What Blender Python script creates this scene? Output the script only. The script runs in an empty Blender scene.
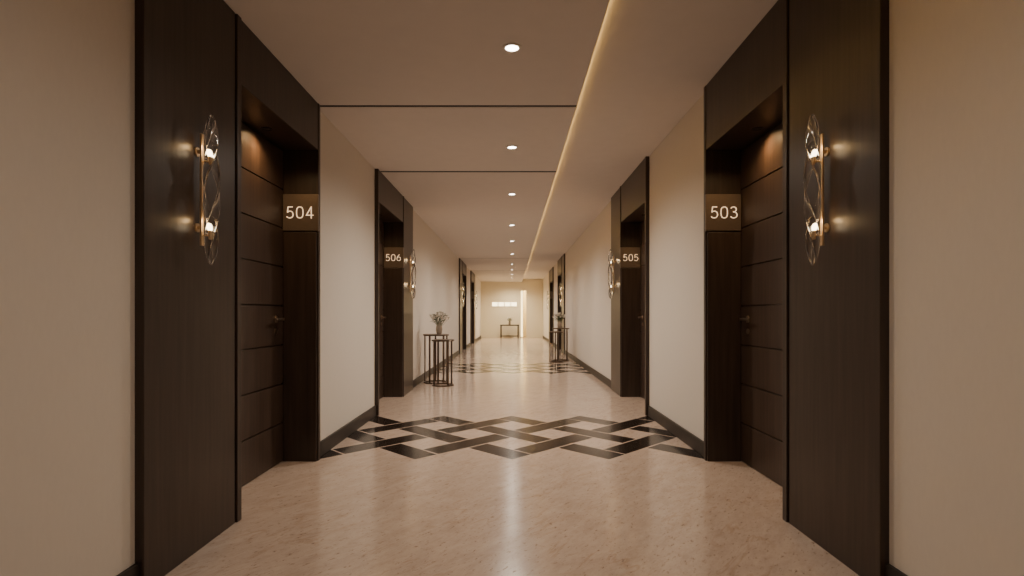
import bpy, bmesh, math, random
from mathutils import Vector, Matrix
random.seed(7)
S = bpy.context.scene
C = S.collection
PI = math.pi

# ---------------------------------------------------------------- materials
def newmat(name):
    m = bpy.data.materials.new(name); m.use_nodes = True
    nt = m.node_tree
    return m, nt, nt.nodes['Principled BSDF']

def simple(name, col, rough=0.5, metal=0.0, noise=0.0, nscale=20, bump=0.0, stretch=(1,1,1)):
    m, nt, b = newmat(name)
    b.inputs['Roughness'].default_value = rough
    b.inputs['Metallic'].default_value = metal
    tc = nt.nodes.new('ShaderNodeTexCoord'); mp = nt.nodes.new('ShaderNodeMapping')
    mp.inputs['Scale'].default_value = stretch
    nt.links.new(tc.outputs['Object'], mp.inputs['Vector'])
    nz = nt.nodes.new('ShaderNodeTexNoise'); nz.inputs['Scale'].default_value = nscale
    nz.inputs['Detail'].default_value = 6
    nt.links.new(mp.outputs['Vector'], nz.inputs['Vector'])
    rp = nt.nodes.new('ShaderNodeValToRGB')
    rp.color_ramp.elements[0].position = 0.3; rp.color_ramp.elements[1].position = 0.7
    lo = [c*(1-noise) for c in col]; hi = [min(1, c*(1+noise)) for c in col]
    rp.color_ramp.elements[0].color = (*lo, 1); rp.color_ramp.elements[1].color = (*hi, 1)
    nt.links.new(nz.outputs['Fac'], rp.inputs['Fac'])
    nt.links.new(rp.outputs['Color'], b.inputs['Base Color'])
    if bump:
        bp = nt.nodes.new('ShaderNodeBump'); bp.inputs['Strength'].default_value = bump
        bp.inputs['Distance'].default_value = 0.002
        nt.links.new(nz.outputs['Fac'], bp.inputs['Height'])
        nt.links.new(bp.outputs['Normal'], b.inputs['Normal'])
    return m

def emit(name, col, strength):
    m, nt, b = newmat(name)
    b.inputs['Base Color'].default_value = (*col, 1)
    b.inputs['Emission Color'].default_value = (*col, 1)
    b.inputs['Emission Strength'].default_value = strength
    return m

def rotscale(nt, src, ang, sc):
    a = nt.nodes.new('ShaderNodeMapping'); a.inputs['Rotation'].default_value = (0, 0, ang)
    nt.links.new(src, a.inputs['Vector'])
    b = nt.nodes.new('ShaderNodeMapping'); b.inputs['Scale'].default_value = sc
    nt.links.new(a.outputs['Vector'], b.inputs['Vector'])
    return b.outputs['Vector']

def marble_nodes(nt):
    tc = nt.nodes.new('ShaderNodeTexCoord')
    v1 = rotscale(nt, tc.outputs['Object'], -0.95, (0.9, 2.2, 1))
    n1 = nt.nodes.new('ShaderNodeTexNoise'); n1.inputs['Scale'].default_value = 5.5
    n1.inputs['Detail'].default_value = 15; n1.inputs['Roughness'].default_value = 0.84
    n1.inputs['Distortion'].default_value = 0.15
    nt.links.new(v1, n1.inputs['Vector'])
    r1 = nt.nodes.new('ShaderNodeValToRGB')
    e = r1.color_ramp.elements
    e[0].position = 0.24; e[0].color = (0.37, 0.272, 0.212, 1)
    e[1].position = 0.76; e[1].color = (0.62, 0.51, 0.425, 1)
    e.new(0.5).color = (0.515, 0.405, 0.328, 1)
    nt.links.new(n1.outputs['Fac'], r1.inputs['Fac'])
    v2 = rotscale(nt, tc.outputs['Object'], -0.95, (1.0, 2.4, 1))
    n2 = nt.nodes.new('ShaderNodeTexNoise'); n2.inputs['Scale'].default_value = 22
    n2.inputs['Detail'].default_value = 8; n2.inputs['Roughness'].default_value = 0.74
    n2.inputs['Distortion'].default_value = 0.3
    nt.links.new(v2, n2.inputs['Vector'])
    r2 = nt.nodes.new('ShaderNodeValToRGB')
    r2.color_ramp.elements[0].position = 0.35; r2.color_ramp.elements[0].color = (0.34, 0.24, 0.18, 1)
    r2.color_ramp.elements[1].position = 0.425; r2.color_ramp.elements[1].color = (1, 1, 1, 1)
    nt.links.new(n2.outputs['Fac'], r2.inputs['Fac'])
    v3 = rotscale(nt, tc.outputs['Object'], -0.95, (0.7, 2.6, 1))
    n3 = nt.nodes.new('ShaderNodeTexNoise'); n3.inputs['Scale'].default_value = 2.6
    n3.inputs['Detail'].default_value = 9; n3.inputs['Distortion'].default_value = 0.6
    nt.links.new(v3, n3.inputs['Vector'])
    r3 = nt.nodes.new('ShaderNodeValToRGB'); e3 = r3.color_ramp.elements
    e3[0].position = 0.482; e3[0].color = (1, 1, 1, 1)
    e3[1].position = 0.518; e3[1].color = (1, 1, 1, 1)
    e3.new(0.50).color = (0.80, 0.71, 0.63, 1)
    nt.links.new(n3.outputs['Fac'], r3.inputs['Fac'])
    n4 = nt.nodes.new('ShaderNodeTexNoise'); n4.inputs['Scale'].default_value = 2.3
    nt.links.new(tc.outputs['Object'], n4.inputs['Vector'])
    r4 = nt.nodes.new('ShaderNodeValToRGB')
    r4.color_ramp.elements[0].position = 0.42; r4.color_ramp.elements[0].color = (0, 0, 0, 1)
    r4.color_ramp.elements[1].position = 0.60; r4.color_ramp.elements[1].color = (0.7, 0.7, 0.7, 1)
    nt.links.new(n4.outputs['Fac'], r4.inputs['Fac'])
    mx = nt.nodes.new('ShaderNodeMix'); mx.data_type = 'RGBA'; mx.blend_type = 'MULTIPLY'
    mx.inputs['Factor'].default_value = 0.8
    nt.links.new(r1.outputs['Color'], mx.inputs['A']); nt.links.new(r2.outputs['Color'], mx.inputs['B'])
    mx2 = nt.nodes.new('ShaderNodeMix'); mx2.data_type = 'RGBA'; mx2.blend_type = 'MULTIPLY'
    nt.links.new(r4.outputs['Color'], mx2.inputs['Factor'])
    nt.links.new(mx.outputs['Result'], mx2.inputs['A']); nt.links.new(r3.outputs['Color'], mx2.inputs['B'])
    return tc, mx2.outputs['Result']

FR = 0.165
def mat_marble():
    m, nt, b = newmat('travertine')
    tc, c = marble_nodes(nt)
    nt.links.new(c, b.inputs['Base Color'])
    b.inputs['Roughness'].default_value = FR
    return m

def mat_inlay(name, p, q, x0, ya, top, W, G=0.032):
    m, nt, b = newmat(name)
    tc, c = marble_nodes(nt)
    L = nt.links
    def M(op, a, bb=None, cc=None):
        n = nt.nodes.new('ShaderNodeMath'); n.operation = op
        for i, v in enumerate((a, bb, cc)):
            if v is None: continue
            if isinstance(v, (int, float)): n.inputs[i].default_value = v
            else: L.new(v, n.inputs[i])
        return n.outputs[0]
    sp = nt.nodes.new('ShaderNodeSeparateXYZ'); L.new(tc.outputs['Object'], sp.inputs[0])
    xx = M('ADD', M('DIVIDE', M('SUBTRACT', sp.outputs['X'], x0), p), 20.0)
    yy = M('DIVIDE', M('SUBTRACT', sp.outputs['Y'], ya), q)
    u = M('ADD', xx, yy); v = M('SUBTRACT', xx, yy)
    du = M('ABSOLUTE', M('SUBTRACT', M('FRACT', u), 0.5)); dv = M('ABSOLUTE', M('SUBTRACT', M('FRACT', v), 0.5))
    inU = M('LESS_THAN', du, W); inV = M('LESS_THAN', dv, W)
    clU = M('GREATER_THAN', du, W+G); clV = M('GREATER_THAN', dv, W+G)
    par = M('MODULO', M('ADD', M('FLOOR', u), M('FLOOR', v)), 2.0)
    p0 = M('LESS_THAN', par, 0.5); p1 = M('SUBTRACT', 1.0, p0)
    A = M('MAXIMUM', inU, M('MULTIPLY', inV, clU))
    B = M('MAXIMUM', inV, M('MULTIPLY', inU, clV))
    dark = M('ADD', M('MULTIPLY', p0, A), M('MULTIPLY', p1, B))
    tri = M('ABSOLUTE', M('SUBTRACT', M('FRACT', xx), 0.5))
    k0 = M('GREATER_THAN', M('SUBTRACT', yy, tri), -W)
    k1 = M('GREATER_THAN', M('SUBTRACT', M('SUBTRACT', top, yy), tri), -W)
    kk = M('MULTIPLY', k0, k1)
    dark = M('MULTIPLY', dark, kk)
    mx = nt.nodes.new('ShaderNodeMix'); mx.data_type = 'RGBA'
    L.new(dark, mx.inputs['Factor']); L.new(c, mx.inputs['A'])
    mx.inputs['B'].default_value = (0.020, 0.014, 0.011, 1)
    L.new(mx.outputs['Result'], b.inputs['Base Color'])
    b.inputs['Roughness'].default_value = FR
    return m

def mat_wood(name, col, rough):
    m, nt, b = newmat(name)
    tc = nt.nodes.new('ShaderNodeTexCoord'); mp = nt.nodes.new('ShaderNodeMapping')
    mp.inputs['Scale'].default_value = (9, 9, 0.45)
    nt.links.new(tc.outputs['Object'], mp.inputs['Vector'])
    nz = nt.nodes.new('ShaderNodeTexNoise'); nz.inputs['Scale'].default_value = 4
    nz.inputs['Detail'].default_value = 6; nz.inputs['Roughness'].default_value = 0.55
    nt.links.new(mp.outputs['Vector'], nz.inputs['Vector'])
    rp = nt.nodes.new('ShaderNodeValToRGB')
    rp.color_ramp.elements[0].position = 0.3; rp.color_ramp.elements[1].position = 0.72
    rp.color_ramp.elements[0].color = (*[c*0.72 for c in col], 1)
    rp.color_ramp.elements[1].color = (*[c*1.3 for c in col], 1)
    nt.links.new(nz.outputs['Fac'], rp.inputs['Fac']); nt.links.new(rp.outputs['Color'], b.inputs['Base Color'])
    b.inputs['Roughness'].default_value = rough
    b.inputs['Specular IOR Level'].default_value = 0.4
    bp = nt.nodes.new('ShaderNodeBump'); bp.inputs['Strength'].default_value = 0.08; bp.inputs['Distance'].default_value = 0.001
    nt.links.new(nz.outputs['Fac'], bp.inputs['Height']); nt.links.new(bp.outputs['Normal'], b.inputs['Normal'])
    return m

def mat_glass():
    m, nt, b = newmat('clear_glass')
    b.inputs['Base Color'].default_value = (1, 1, 1, 1)
    b.inputs['Roughness'].default_value = 0.03
    b.inputs['Transmission Weight'].default_value = 1.0
    b.inputs['IOR'].default_value = 1.42
    return m

WALL = simple('wall_covering', (0.715, 0.653, 0.575), 0.75, 0, 0.012, 60, 0.03, (1, 1, 0.4))
ENDW = simple('end_wall_cream', (0.76, 0.68, 0.52), 0.75, 0, 0.012, 60)
CEIL = simple('ceiling_paint', (0.68, 0.622, 0.58), 0.8, 0, 0.015, 8)
BLACK = simple('black_gap', (0.010, 0.008, 0.007), 0.6, 0, 0.1, 30)
MARBLE = mat_marble()
INW = 0.20
INP = 2*1.427/4
INQ = 1.78/(2+2*INW); INQ2 = 2.3/(3+2*INW)
INLAY = [mat_inlay('marble_inlay_near', INP, INQ, INP/2, 4.11+INW*INQ, 2.0, INW),
         mat_inlay('marble_inlay_far', INP, INQ2, INP/2, 10.1+INW*INQ2, 3.0, INW)]
WOOD = mat_wood('dark_wood', (0.044, 0.029, 0.022), 0.34)
DOORW = mat_wood('door_wood', (0.058, 0.037, 0.027), 0.40)
BASEM = simple('baseboard_dark', (0.028, 0.021, 0.017), 0.45, 0, 0.15, 20)
BASEM.node_tree.nodes['Principled BSDF'].inputs['Specular IOR Level'].default_value = 0.35
BRASS = simple('brass', (0.74, 0.55, 0.34), 0.36, 0.8, 0.05, 40)
HANDLE = simple('dull_handle_metal', (0.50, 0.40, 0.31), 0.3, 1.0, 0.05, 40)
BRONZE = simple('bronze_plate', (0.205, 0.165, 0.133), 0.36, 0.65, 0.08, 30, 0.05, (1, 1, 12))
DKMETAL = simple('dark_bronze_metal', (0.135, 0.095, 0.068), 0.35, 0.7, 0.1, 30)
GLASS = mat_glass()
BULB = emit('bulb_glow', (1.0, 0.78, 0.50), 10)
LENS = emit('downlight_glow', (1.0, 0.92, 0.80), 18)
DIGIT = emit('lit_digits', (1.0, 0.74, 0.47), 1.05)
LEDM = simple('led_profile', (0.6, 0.52, 0.42), 0.5, 0, 0.02, 20)
PANE = emit('window_glow', (1.0, 0.86, 0.52), 4.5)
STRIP = emit('strip_glow', (1.0, 0.76, 0.36), 4.0)
RING = simple('white_ring', (0.75, 0.70, 0.64), 0.4, 0, 0.02, 20)
LEAF = simple('leaf_green', (0.11, 0.15, 0.07), 0.5, 0, 0.3, 40)
PETAL = simple('white_petal', (0.82, 0.77, 0.70), 0.6, 0, 0.04, 60)
VASEM = simple('vase_ceramic', (0.36, 0.30, 0.24), 0.2, 0.2, 0.1, 20)

# ---------------------------------------------------------------- mesh helpers
class MB:
    def __init__(self, off=(0, 0, 0)):
        self.bm = bmesh.new(); self.off = Vector(off)
    def box(self, x0, x1, y0, y1, z0, z1):
        x0, x1 = min(x0, x1), max(x0, x1); y0, y1 = min(y0, y1), max(y0, y1)
        vs = [self.bm.verts.new(Vector(p) - self.off) for p in
              ((x0,y0,z0),(x1,y0,z0),(x1,y1,z0),(x0,y1,z0),(x0,y0,z1),(x1,y0,z1),(x1,y1,z1),(x0,y1,z1))]
        for f in ((0,3,2,1),(4,5,6,7),(0,1,5,4),(1,2,6,5),(2,3,7,6),(3,0,4,7)):
            self.bm.faces.new([vs[i] for i in f])
        return self
    def tube(self, a, b, r, r2=None, n=16):
        a = Vector(a) - self.off; b = Vector(b) - self.off; r2 = r if r2 is None else r2
        d = (b - a).normalized()
        t = Vector((0, 0, 1)) if abs(d.z) < 0.9 else Vector((1, 0, 0))
        e1 = d.cross(t).normalized(); e2 = d.cross(e1)
        A = [self.bm.verts.new(a + r*(math.cos(2*PI*i/n)*e1 + math.sin(2*PI*i/n)*e2)) for i in range(n)]
        B = [self.bm.verts.new(b + r2*(math.cos(2*PI*i/n)*e1 + math.sin(2*PI*i/n)*e2)) for i in range(n)]
        for i in range(n):
            j = (i+1) % n
            self.bm.faces.new((A[i], A[j], B[j], B[i]))
        self.bm.faces.new(A[::-1]); self.bm.faces.new(B)
        return self
    def lathe(self, prof, c=(0, 0, 0), n=32, closed=False):
        c = Vector(c) - self.off; rings = []
        for r, z in prof:
            if r < 1e-6: rings.append([self.bm.verts.new(c + Vector((0, 0, z)))])
            else: rings.append([self.bm.verts.new(c + Vector((r*math.cos(2*PI*i/n), r*math.sin(2*PI*i/n), z))) for i in range(n)])
        prs = list(zip(rings, rings[1:]))
        if closed: prs.append((rings[-1], rings[0]))
        for A, B in prs:
            for i in range(n):
                j = (i+1) % n
                if len(A) == 1 and len(B) == 1: continue
                if len(A) == 1: self.bm.faces.new((A[0], B[i], B[j]))
                elif len(B) == 1: self.bm.faces.new((A[i], A[j], B[0]))
                else: self.bm.faces.new((A[i], A[j], B[j], B[i]))
        return self
    def build(self, name, mat, parent=None, smooth=False, bevel=0.0):
        bmesh.ops.recalc_face_normals(self.bm, faces=self.bm.faces[:])
        me = bpy.data.meshes.new(name); self.bm.to_mesh(me); self.bm.free()
        me.materials.append(mat)
        if smooth:
            for p in me.polygons: p.use_smooth = True
        o = bpy.data.objects.new(name, me); C.objects.link(o)
        if parent: o.parent = parent
        elif self.off.length: o.location = self.off
        if bevel:
            b = o.modifiers.new('bevel', 'BEVEL'); b.width = bevel; b.segments = 2; b.limit_method = 'ANGLE'
        return o

def tag(o, label, cat, group=None, kind=None):
    o['label'] = label; o['category'] = cat
    if group: o['group'] = group
    if kind: o['kind'] = kind
    return o
def empty(name, loc, rz=0):
    o = bpy.data.objects.new(name, None); C.objects.link(o)
    o.location = loc; o.rotation_euler = (0, 0, rz); o.empty_display_size = 0.1
    return o
def copy_tree(o, parent=None):
    c = o.copy(); C.objects.link(c)
    if parent: c.parent = parent
    for ch in list(o.children): copy_tree(ch, c)
    return c
def spot(name, loc, power, col, angle=150, blend=1.0, size=0.04, parent=None, rot=(0, 0, 0)):
    l = bpy.data.lights.new(name, 'SPOT'); l.energy = power; l.color = col
    l.spot_size = math.radians(angle); l.spot_blend = blend; l.shadow_soft_size = size
    o = bpy.data.objects.new(name, l); C.objects.link(o); o.location = loc; o.rotation_euler = rot
    if parent: o.parent = parent
    return o
def point(name, loc, power, col, size=0.02, parent=None):
    l = bpy.data.lights.new(name, 'POINT'); l.energy = power; l.color = col; l.shadow_soft_size = size
    o = bpy.data.objects.new(name, l); C.objects.link(o); o.location = loc
    if parent: o.parent = parent
    return o

# ---------------------------------------------------------------- digits drawn as even strokes
def catmull(pts, closed=False, n=10):
    P = [Vector((x, y)) for x, y in pts]; out = []
    N = len(P)
    rng = range(N) if closed else range(N-1)
    for i in rng:
        if closed: a, b, c, d = P[(i-1) % N], P[i], P[(i+1) % N], P[(i+2) % N]
        else: a, b, c, d = P[max(i-1, 0)], P[i], P[i+1], P[min(i+2, N-1)]
        for k in range(n):
            t = k/n
            out.append(0.5*((2*b)+(c-a)*t+(2*a-5*b+4*c-d)*t*t+(3*b-a-3*c+d)*t**3))
    if not closed: out.append(P[-1])
    return out
def ell(cx, cy, rx, ry, n=48, ex=0.75):
    out = []
    for i in range(n):
        a = 2*PI*i/n; ca, sa = math.cos(a), math.sin(a)
        out.append(Vector((cx+rx*math.copysign(abs(ca)**ex, ca), cy+ry*math.copysign(abs(sa)**ex, sa))))
    return out
V2 = lambda *p: [Vector(q) for q in p]
BOWL = [(0.11, 0.50), (0.22, 0.59), (0.36, 0.605), (0.50, 0.53), (0.57, 0.37), (0.55, 0.21), (0.44, 0.085), (0.29, 0.05), (0.15, 0.08), (0.05, 0.17)]
GLYPH = {
    '0': [(ell(0.32, 0.5, 0.265, 0.45), True)],
    '5': [(V2((0.54, 0.95), (0.16, 0.95), (0.11, 0.50)), False), (catmull(BOWL), False)],
    '4': [(V2((0.46, 0.0), (0.46, 0.98)), False), (V2((0.46, 0.96), (0.06, 0.27), (0.64, 0.27)), False)],
    '3': [(catmull([(0.07, 0.83), (0.15, 0.92), (0.29, 0.95), (0.43, 0.91), (0.50, 0.80), (0.49, 0.67), (0.40, 0.575), (0.25, 0.545)]), False),
          (catmull([(0.25, 0.545), (0.42, 0.52), (0.54, 0.42), (0.57, 0.28), (0.52, 0.14), (0.41, 0.07), (0.28, 0.05), (0.14, 0.085), (0.05, 0.18)]), False)],
    '6': [(ell(0.32, 0.32, 0.255, 0.27, 48, 0.85), True), (catmull([(0.065, 0.34), (0.09, 0.50), (0.17, 0.67), (0.29, 0.82), (0.43, 0.96)]), False)],
}
def digits_mesh(txt, h, w, depth, name):
    bm = bmesh.new(); adv = 0.80*h; x0 = -(len(txt)*adv-0.16*h)/2; sw = w*h/2
    for ch in txt:
        for li, (pl, closed) in enumerate(GLYPH[ch]):
            P = [Vector((x0+p.x*h, (p.y-0.5)*h)) for p in pl]; N = len(P)
            zo = 0.0002*li
            L = []; R = []
            for i in range(N):
                a = P[i-1] if (i > 0 or closed) else None
                c = P[(i+1) % N] if (i < N-1 or closed) else None
                d1 = (P[i]-a).normalized() if a is not None else None
                d2 = (c-P[i]).normalized() if c is not None else None
                if d1 is None: d1 = d2
                if d2 is None: d2 = d1
                n1 = Vector((-d1.y, d1.x)); n2 = Vector((-d2.y, d2.x)); nn = (n1+n2).normalized()
                k = sw/max(0.35, nn.dot(n1))
                L.append(P[i]+nn*k); R.append(P[i]-nn*k)
            def mk(q, z): return bm.verts.new((q.x, q.y, z))
            rows = [(mk(L[i], depth+zo), mk(R[i], depth+zo), mk(R[i], 0), mk(L[i], 0)) for i in range(N)]
            for i in range(N if closed else N-1):
                A = rows[i]; B = rows[(i+1) % N]
                for k in range(4):
                    kk = (k+1) % 4
                    bm.faces.new((A[k], A[kk], B[kk], B[k]))
            if not closed:
                bm.faces.new(rows[0]); bm.faces.new(rows[-1][::-1])
        x0 += adv
    bmesh.ops.recalc_face_normals(bm, faces=bm.faces[:])
    me = bpy.data.meshes.new(name); bm.to_mesh(me); bm.free()
    return me

# ---------------------------------------------------------------- dimensions
CH = 1.06                 # camera height
F = 560.0                 # focal length in pixels
WX, PX, DX = 1.445, 1.41, 1.66   # wall face, portal face, door face
HL, HR = 2.60, 2.73       # dropped and raised ceiling
EDGE = 0.475              # cove edge
YB, YE = -3.0, 26.0
ZO = 2.26                 # opening height
OUT = 1.80
PORT = [(2.145, 4.11, 'A', ('504', '503')), (5.89, 7.98, 'B', ('506', '505')),
        (15.2, 17.3, 'A', (None, None)), (19.4, 21.5, 'B', (None, None))]
PW = 0.76

# ---------------------------------------------------------------- shell
IN = [(4.11, 5.89), (10.1, 12.4)]
b = MB(); y = YB
for a, c in IN: b.box(-OUT, OUT, y, a, -0.1, 0); y = c
b.box(-OUT, OUT, y, 28.2, -0.1, 0)
floor = tag(b.build('floor', MARBLE), 'polished beige travertine corridor floor with two dark patterned inlays', 'floor', kind='structure')
for i, (a, c) in enumerate(IN):
    MB().box(-OUT, OUT, a, c, -0.1, 0).build('inlay', INLAY[i], floor)['label'] = 'dark brown and cream interlaced diamond marble inlay'

segs = [(YB, 2.145), (4.11, 5.89), (7.98, 15.2), (17.3, 19.4), (21.5, YE)]
for s, nm, top in ((-1, 'left', HL), (1, 'right', HR)):
    b = MB(); bb = MB()
    for a, c in segs:
        b.box(s*WX, s*OUT, a, c, 0, HR)
        bb.box(s*(WX-0.018), s*WX, a, c, 0, 0.11)
    tag(b.build('wall_'+nm, WALL), 'beige covered corridor wall on the %s side' % nm, 'wall', kind='structure')
    tag(bb.build('baseboard_'+nm, BASEM, bevel=0.003), 'dark baseboard along the foot of the %s wall' % nm, 'baseboard', kind='structure')

tag(MB().box(-OUT, OUT, YB-0.1, YB, 0, HR).build('wall_front', WALL), 'beige wall closing the corridor behind the viewer', 'wall', kind='structure')
# end wall with a slim lit opening on its right
OX0, OX1, OZ = 0.52, 0.66, 2.2
b = MB()
b.box(-OUT, OX0, YE, YE+0.15, 0, HR); b.box(OX1, OUT, YE, YE+0.15, 0, HR); b.box(OX0, OX1, YE, YE+0.15, OZ, HR)
tag(b.build('wall_back', ENDW), 'warm lit cream end wall far down the corridor with a slim opening', 'wall', kind='structure')
b = MB()
b.box(OX0-0.8, OX1+0.5, YE+1.6, YE+1.7, 0, HR); b.box(OX0-0.9, OX0-0.8, YE+0.15, YE+1.6, 0, HR); b.box(OX1+0.5, OX1+0.6, YE+0.15, YE+1.6, 0, HR)
tag(b.build('wall_alcove', ENDW), 'glowing warm wall seen through the far opening', 'wall', kind='structure')
# bright vertical strip light at the edge of the opening
vs = empty('strip_light', (0.455, YE, 0.03))
tag(vs, 'bright vertical strip light on the end wall beside the opening', 'strip light')
MB().box(-0.052, 0.052, -0.012, -0.001, 0, 2.16).build('backing_channel', BRONZE, vs)
MB().box(-0.045, 0.045, -0.020, -0.0125, 0.01, 2.15).build('diffuser', STRIP, vs)

# ceiling: raised slab over everything + dropped panels separated by black gaps
GAPS = [4.13, 6.02, 15.2, 19.4]
GW = [0.04, 0.06, 0.06, 0.06]
b = MB(); b.box(-OUT, OUT, YB, 28.2, HR, HR+0.1)
tag(b.build('ceiling', CEIL), 'beige raised ceiling strip along the right of the corridor', 'ceiling', kind='structure')
b = MB()
y = YB
for g, gw in zip(GAPS, GW):
    b.box(-WX, EDGE, y, g-gw/2, HL, HL+0.05); y = g + gw/2
b.box(-WX, EDGE, y, YE, HL, HL+0.05)
tag(b.build('ceiling_dropped', CEIL), 'beige dropped ceiling panels holding the row of downlights', 'ceiling', kind='structure')
for i, (g, gw) in enumerate(zip(GAPS, GW)):
    tag(MB().box(-WX, EDGE, g-gw/2, g+gw/2, HL+0.002, HL+0.045).build('trim_%d' % (i+1), BLACK),
        'black shadow gap line across the ceiling, %s from the viewer' % ['nearest', 'second', 'third', 'fourth'][i], 'ceiling trim', kind='structure')
# cove LED profile standing on the edge of the dropped ceiling
tag(MB().box(EDGE-0.012, EDGE+0.020, YB+0.1, YE-0.1, HL+0.0505, HL+0.109).build('led_strip', LEDM),
    'slim strip light profile along the edge of the dropped ceiling, glowing upward', 'strip light')
l = bpy.data.lights.new('cove_light', 'AREA'); l.shape = 'RECTANGLE'; l.size = 0.014; l.size_y = 28.6
l.energy = 40; l.color = (1.0, 0.62, 0.17)
o = bpy.data.objects.new('cove_light', l); C.objects.link(o)
o.location = (EDGE+0.013, (YB+YE)/2, HL+0.1105)
o.rotation_euler = (0, math.radians(182), 0)

# ---------------------------------------------------------------- door portals, doors, signs
ORD = ['nearest', 'second', 'third', 'farthest']
dn = 0
SC = []
tn = len(GAPS)
for pi, (y0, y1, kind, nums) in enumerate(PORT):
    for s in (-1, 1):
        side = 'left' if s < 0 else 'right'
        num = nums[0 if s < 0 else 1]
        where = ('of room %s' % num) if num else ('at the %s doorway on the %s' % (ORD[pi], side))
        top = HL if s < 0 else HR
        dn += 1; tn += 1
        if kind == 'A': pa, pb, oa, ob, ja, jb = y0, y0+PW, y0+PW, y1-0.04, y1-0.04, y1
        else:           pa, pb, oa, ob, ja, jb = y1-PW+0.03, y1, y0+0.04, y1-PW+0.03, y0, y0+0.04
        org = (s*PX, (y0+y1)/2, 0)
        root = tag(empty('trim_%d' % tn, org), 'tall dark wood door surround %s' % where, 'door surround', kind='structure')
        sa, sb = (pb-0.045, pb) if kind == 'A' else (pa, pa+0.045)
        wa, wb = (pa, pb-0.053) if kind == 'A' else (pa+0.053, pb)
        MB(org).box(s*PX, s*OUT, wa, wb, 0, top).build('wide_panel', WOOD, root, bevel=0.003)
        MB(org).box(s*(PX+0.012), s*OUT, min(pb-0.053, pb-0.045) if kind == 'A' else pa+0.045, pb-0.045 if kind == 'A' else pa+0.053, 0, top).build('shadow_groove', BLACK, root)
        MB(org).box(s*(PX-0.008), s*OUT, sa, sb, 0, top).build('edge_stile', WOOD, root, bevel=0.003)
        MB(org).box(s*PX, s*OUT, oa, ob, ZO, top).build('header', WOOD, root, bevel=0.003)
        MB(org).box(s*(PX-0.004), s*OUT, ja, jb, 0, top).build('side_jamb', WOOD, root, bevel=0.003)
        yf = ob                      # far face of the recess, facing the viewer
        MB(org).box(s*(PX+0.006), s*(DX-0.004), yf-0.02, yf, 0, 1.66).build('lower_jamb_panel', WOOD, root, bevel=0.003)
        # door
        w0, w1 = oa+0.006, ob-0.006
        do = (s*DX, (w0+w1)/2, 0)
        mb = MB(do); n = 8; hh = (ZO-0.012)/n
        mb.box(s*(DX+0.014), s*(DX+0.05), w0, w1, 0.004, ZO-0.004)
        for k in range(n):
            mb.box(s*DX, s*(DX+0.014), w0, w1, 0.006+k*hh, 0.006+(k+1)*hh-0.009)
        door = tag(mb.build('door_%d' % dn, DOORW, bevel=0.002), 'dark brown door with horizontal grooves %s' % where, 'door', kind='structure')
        # lever handle near the far edge
        hy = w1-0.13; hz = 1.03
        h = MB(do)
        h.tube((s*DX, hy, hz), (s*(DX-0.009), hy, hz), 0.026, n=24)
        h.tube((s*(DX-0.009), hy, hz), (s*(DX-0.05), hy, hz), 0.010)
        h.box(s*(DX-0.058), s*(DX-0.042), hy-0.115, hy+0.012, hz-0.009, hz+0.009)
        h.build('door_handle', HANDLE, door, bevel=0.003)['label'] = 'slim dull metal lever handle'
        k = MB(do); k.tube((s*DX, hy, hz-0.085), (s*(DX-0.006), hy, hz-0.085), 0.02, n=20)
        k.build('lock_cover', HANDLE, door)
        # room sign on the far jamb
        if num: lab = 'square bronze room number sign reading %s in lit digits' % num
        else: lab = 'small bronze sign plate %s' % where
        so = (s*(PX+0.125), yf, 1.80)
        sg = tag(empty('room_sign', so), lab, 'sign', 'room signs in the doorways')
        MB(so).box(s*(PX-0.012), s*(DX-0.004), yf-0.028, yf-0.001, 1.668, 1.932).build('plate', BRONZE, sg, bevel=0.003)
        if num:
            me = digits_mesh(num, 0.088, 0.064, 0.004, 'digits'); me.materials.append(DIGIT)
            t = bpy.data.objects.new('digits', me); C.objects.link(t); t.parent = sg
            t.location = (-s*0.004, -0.0282, 0.0); t.rotation_euler = (PI/2, 0, 0)
            t['label'] = 'glowing digits %s' % num
        # recessed lamp with a dark baffle in the header soffit
        if pi < 2:
            lo = (s*(DX-0.08), (oa+ob)/2+0.12, ZO)
            r = tag(empty('downlight', lo), 'small dark downlight under the header above the door of room %s' % num, 'ceiling light', 'doorway downlights')
            MB().lathe([(0.034, 0), (0.034, -0.004), (0.026, -0.004), (0.026, 0)], closed=True).build('trim_ring', BASEM, r)
            MB().lathe([(0, -0.002), (0.026, -0.002), (0.026, -0.001), (0, -0.001)]).build('baffle', BLACK, r)
            spot('door_lamp', (0, 0, -0.012), 21, (1.0, 0.60, 0.27), 150, 1.0, 0.04, r)
        SC.append((s, (pa+pb)/2 - (0.02 if kind == 'A' else -0.02), num, where, pi))

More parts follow.
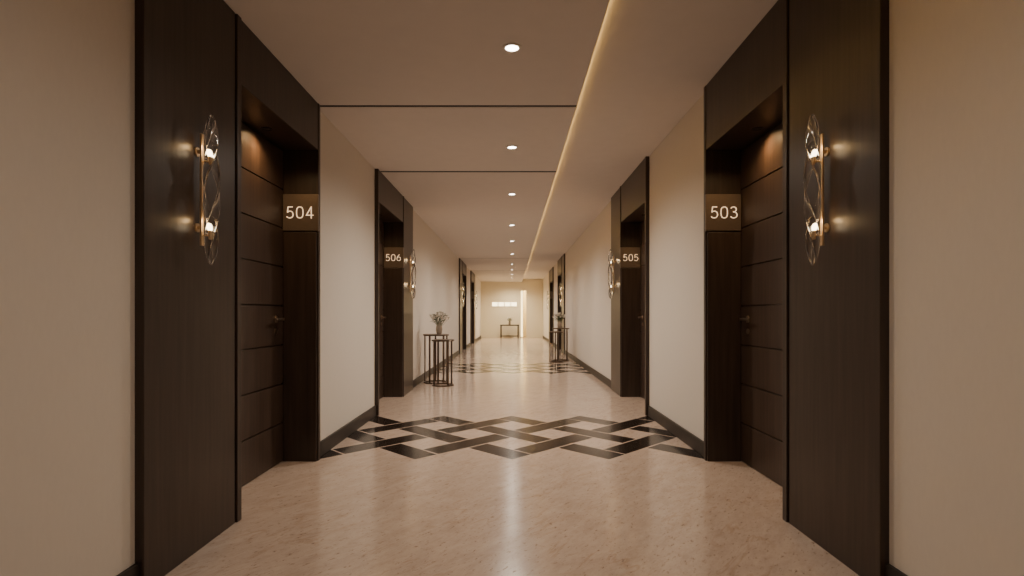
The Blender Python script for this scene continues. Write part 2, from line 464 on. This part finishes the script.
# ---------------------------------------------------------------- sconces
def make_sconce():
    r = empty('wall_sconce', (0, 0, 0))
    MB().box(0.018, 0.028, -0.010, 0.010, -0.25, 0.25).build('back_bar', BRASS, r, bevel=0.002)
    for z in (-0.17, 0.17):
        m = MB(); m.tube((0, 0, z), (0.006, 0, z), 0.020, n=24); m.tube((0.006, 0, z), (0.018, 0, z), 0.008)
        m.build('mount', BRASS, r)
    for z in (-0.205, 0.125):
        m = MB(); m.lathe([(0, -0.018), (0.004, -0.018), (0.006, -0.014), (0.006, 0.022), (0.005, 0.022), (0.005, 0.018), (0, 0.018)], (0.060, 0, z), 20)
        m.tube((0.028, 0, z), (0.0555, 0, z), 0.0035)
        m.build('lamp_socket', BRASS, r, smooth=False)
        m = MB(); m.lathe([(0, 0.018), (0.005, 0.018), (0.007, 0.027), (0.008, 0.036), (0.007, 0.045), (0.004, 0.052), (0, 0.055)], (0.060, 0, z), 16)
        m.build('bulb', BULB, r, smooth=True)
    # one continuous clear glass loop: two smooth wavy flat strands that cross between the lamps and join at the ends
    path = []; N = 110; CX = 0.066
    def strand(t, sgn):
        env = (math.sin(PI*t))**0.42 if 0 < t < 1 else 0.0
        ph = 2*PI*t + 0.5
        return Vector((CX + sgn*0.028*env*math.cos(ph), sgn*0.030*env*math.sin(ph), -0.332+0.664*t))
    ts = [0.5-0.5*math.cos(PI*i/N) for i in range(N+1)]
    for t in ts: path.append(strand(t, 1))
    for t in ts[-2:0:-1]: path.append(strand(t, -1))
    bm = bmesh.new(); M_ = len(path); K = 14; rings = []
    for i, p in enumerate(path):
        d = (path[(i+1) % M_]-path[i-1]).normalized()
        rad = Vector((p.x-CX, p.y, 0))
        rad = rad.normalized() if rad.length > 0.004 else Vector((0, 0, 1 if p.z > 0 else -1))
        e2 = d.cross(rad)
        if e2.length < 1e-4: e2 = Vector((0, 1, 0))
        e2.normalize(); e1 = e2.cross(d).normalized()
        rings.append([bm.verts.new(p + 0.0046*math.cos(2*PI*k/K)*e1 + 0.021*math.sin(2*PI*k/K)*e2) for k in range(K)])
    for i in range(M_):
        A = rings[i]; B = rings[(i+1) % M_]
        best = min(range(K), key=lambda sft: sum((A[k].co-B[(k+sft) % K].co).length for k in range(K)))
        for k in range(K):
            k2 = (k+1) % K
            bm.faces.new((A[k], A[k2], B[(k2+best) % K], B[(k+best) % K]))
    bmesh.ops.recalc_face_normals(bm, faces=bm.faces[:])
    me = bpy.data.meshes.new('glass_shade'); bm.to_mesh(me); bm.free(); me.materials.append(GLASS)
    for p in me.polygons: p.use_smooth = True
    o = bpy.data.objects.new('glass_shade', me); C.objects.link(o); o.parent = r
    return r
proto = make_sconce()
for i, (s, yy, num, where, pi) in enumerate(SC):
    o = proto if i == 0 else copy_tree(proto)
    o.location = (s*PX, yy, 1.62); o.scale = (-s, 1, 1)
    tag(o, ('brass and clear wavy glass wall sconce beside the door %s' % where) if num else ('small brass and glass wall sconce %s' % where),
        'wall light', 'glass wall sconces on the dark panels')
    if pi < 2:
        for z in (0.160, -0.170): point('sconce_lamp', (0.050, 0.0, z+0.032), 0.17, (1.0, 0.62, 0.27), 0.010, o)

# ---------------------------------------------------------------- ceiling downlights
def make_down():
    r = empty('downlight', (0, 0, 0))
    MB().lathe([(0.054, 0), (0.054, -0.004), (0.048, -0.007), (0.039, -0.007), (0.039, 0)], closed=True, n=40).build('trim_ring', RING, r, smooth=False)
    MB().lathe([(0, -0.003), (0.039, -0.003), (0.039, -0.001), (0, -0.001)], n=40).build('lens', LENS, r)
    return r
dls = [3.22, 5.13, 7.12, 9.58, 11.65, 14.1, 16.9, 19.0, 21.2, 23.2, 25.0]  # last downlight is an extra one, added to brighten the end wall
names = ['first', 'second', 'third', 'fourth', 'fifth', 'sixth', 'seventh', 'eighth', 'ninth', 'tenth', 'eleventh (added for end light)']
pd = make_down()
for i, yy in enumerate(dls):
    o = pd if i == 0 else copy_tree(pd)
    o.location = (0, yy, HL)
    tag(o, 'round recessed ceiling downlight, %s in the row counted from the viewer' % names[i], 'ceiling light', 'downlights in the dropped ceiling')
    far = yy > 20
    pw = 240 if far else (70 if i == 0 else (132 if yy < 10 else 100))
    spot('down_lamp', (0, 0, -0.02), pw, (1.0, 0.865, 0.72) if not far else (1.0, 0.82, 0.52), 160, 1.0, 0.08, o)
for yy, pw in ((1.28, 46), (-0.66, 38), (-2.3, 38)):
    spot('down_lamp', (0, yy, HL-0.02), pw, (1.0, 0.865, 0.72), 160, 1.0, 0.08)

# ---------------------------------------------------------------- tables and flowers
def make_table(H, R, nl):
    r = empty('side_table', (0, 0, 0))
    MB().lathe([(0, H-0.024), (R-0.004, H-0.024), (R, H-0.020), (R, H-0.004), (R-0.004, H), (0, H)], n=48).build('tabletop', DKMETAL, r)
    def ring(z0, z1, ro, ri, nm):
        MB().lathe([(ri, z0), (ro, z0), (ro, z1), (ri, z1)], closed=True, n=48).build(nm, DKMETAL, r)
    ring(0.0, 0.02, R-0.006, R-0.035, 'base_ring')
    for k in range(nl):
        a = 2*PI*(k+0.4)/nl; rr = R-0.02
        m = MB(); m.box(-0.007, 0.007, -0.013, 0.013, 0.02, H-0.024)
        bmesh.ops.rotate(m.bm, verts=m.bm.verts, cent=(0, 0, 0), matrix=Matrix.Rotation(a, 3, 'Z'))
        bmesh.ops.translate(m.bm, verts=m.bm.verts, vec=(rr*math.cos(a), rr*math.sin(a), 0))
        m.build('leg', DKMETAL, r)
    return r
tall = make_table(0.76, 0.20, 5); tall.location = (-1.19, 8.78, 0)
tag(tall, 'taller of the two dark metal side tables by the left wall, carrying the flowers', 'table', 'paired side tables')
low = make_table(0.69, 0.17, 4); low.location = (-1.04, 8.43, 0)
tag(low, 'lower bare dark metal side table in front of the left flower table', 'table', 'paired side tables')
o = copy_tree(tall); o.location = (1.13, 13.0, 0)
tag(o, 'taller of the two dark metal side tables by the right wall, carrying flowers', 'table', 'paired side tables')
o = copy_tree(low); o.location = (1.00, 12.60, 0); o.rotation_euler = (0, 0, 0.7)
tag(o, 'lower bare dark metal side table in front of the right flower table', 'table', 'paired side tables')

def make_flowers():
    r = empty('flower_vase', (0, 0, 0)); rnd = random.Random(3)
    MB().lathe([(0, 0), (0.032, 0), (0.042, 0.02), (0.050, 0.07), (0.046, 0.12), (0.028, 0.16), (0.030, 0.185), (0.026, 0.185), (0.024, 0.16), (0.040, 0.12), (0.043, 0.07), (0, 0.02)], n=28).build('vase', VASEM, r, smooth=True)
    st = MB(); heads = []
    for k in range(22):
        a = 2*PI*k*0.382 + rnd.uniform(-.2, .2); sp = 0.15*math.sqrt((k+0.5)/22)
        tip = Vector((sp*math.cos(a), sp*math.sin(a), 0.185+0.15-0.6*sp+rnd.uniform(-0.02, 0.03)))
        st.tube((0.012*math.cos(a), 0.012*math.sin(a), 0.10), tip, 0.003, 0.002, 6); heads.append(tip)
    st.build('stems', LEAF, r)
    lf = MB()
    for k in range(60):
        a = rnd.uniform(0, 2*PI); h = 0.18+rnd.uniform(0, 0.11); q = rnd.uniform(0.01, 0.07); Lf = rnd.uniform(0.05, 0.10)
        p = Vector((q*math.cos(a), q*math.sin(a), h)); d = Vector((math.cos(a), math.sin(a), rnd.uniform(-.2, .7))).normalized()
        sd = d.cross(Vector((0, 0, 1))).normalized()*Lf*0.24; up = Vector((0, 0, 0.006))
        v = [lf.bm.verts.new(c) for c in (p, p+d*Lf*.45+sd+up, p+d*Lf, p+d*Lf*.45-sd+up)]
        lf.bm.faces.new(v)
    lf.build('leaves', LEAF, r)
    for tip in heads:
        m = MB()
        for j in range(12):
            a = 2*PI*j/12; d = Vector((math.cos(a), math.sin(a), (0.1, 0.6, 1.4)[j % 3])).normalized()*0.041
            sd = Vector((-math.sin(a), math.cos(a), 0))*0.015
            v = [m.bm.verts.new(c) for c in (tip, tip+d*.6+sd, tip+d, tip+d*.6-sd)]
            m.bm.faces.new(v)
        bmesh.ops.create_icosphere(m.bm, subdivisions=1, radius=0.014, matrix=Matrix.Translation(tip))
        m.build('blossom', PETAL, r)
    return r
f1 = make_flowers(); f1.location = (-1.14, 8.76, 0.76)
tag(f1, 'small vase of pale flowers on the taller left side table', 'vase', 'flower vases')
f2 = copy_tree(f1); f2.location = (1.10, 12.98, 0.76); f2.rotation_euler = (0, 0, 1.3)
tag(f2, 'small vase of pale flowers on the taller right side table', 'vase', 'flower vases')

# end console table
e = empty('console_table', (-0.11, 25.55, 0))
tag(e, 'low dark console table standing against the end wall', 'table')
MB().box(-0.43, 0.43, -0.18, 0.18, 0.57, 0.62).build('tabletop', BASEM, e, bevel=0.004)
for sx in (-1, 1):
    for sy in (-1, 1):
        MB().box(sx*0.42, sx*0.36, sy*0.17, sy*0.11, 0, 0.57).build('leg', BASEM, e)
MB().box(-0.36, 0.36, -0.015, 0.015, 0.08, 0.12).build('stretcher', BASEM, e)
f3 = copy_tree(f1); f3.location = (-0.11, 25.55, 0.62); f3.rotation_euler = (0, 0, 2.3)
tag(f3, 'small vase of flowers on the console table by the end wall', 'vase', 'flower vases')

# lit slot window on the end wall: bright panes with slim dividers
wn = tag(empty('window_1', (-0.35, YE, 1.56)), 'glowing horizontal slot window on the end wall', 'window', kind='structure')
m = MB()
m.box(-0.60, 0.60, -0.02, -0.001, -0.115, -0.09); m.box(-0.60, 0.60, -0.02, -0.001, 0.09, 0.115)
edges = [(-0.60, -0.57), (-0.315, -0.275), (-0.02, 0.02), (0.275, 0.315), (0.57, 0.60)]
for x, x1 in edges: m.box(x, x1, -0.02, -0.001, -0.09, 0.09)
m.build('window_frame', ENDW, wn)
for (a, b0), (c0, d) in zip(edges, edges[1:]): MB().box(b0, c0, -0.010, -0.001, -0.09, 0.09).build('pane', PANE, wn)

# far lamp hidden round the corner of the alcove
point('alcove_lamp', (0.1, YE+0.8, 2.2), 90, (1.0, 0.76, 0.36), 0.06)

# ---------------------------------------------------------------- world and camera
w = bpy.data.worlds.new('world'); S.world = w; w.use_nodes = True
w.node_tree.nodes['Background'].inputs[0].default_value = (0.9, 0.7, 0.5, 1)
w.node_tree.nodes['Background'].inputs[1].default_value = 0.02
cd = bpy.data.cameras.new('camera'); cam = bpy.data.objects.new('camera', cd); C.objects.link(cam)
cam.location = (0, 0, CH); cam.rotation_euler = (PI/2, 0, 0)
cd.sensor_width = 36; cd.lens = F/1024*36; cd.shift_y = 27/1024
cd.clip_start = 0.05
S.camera = cam
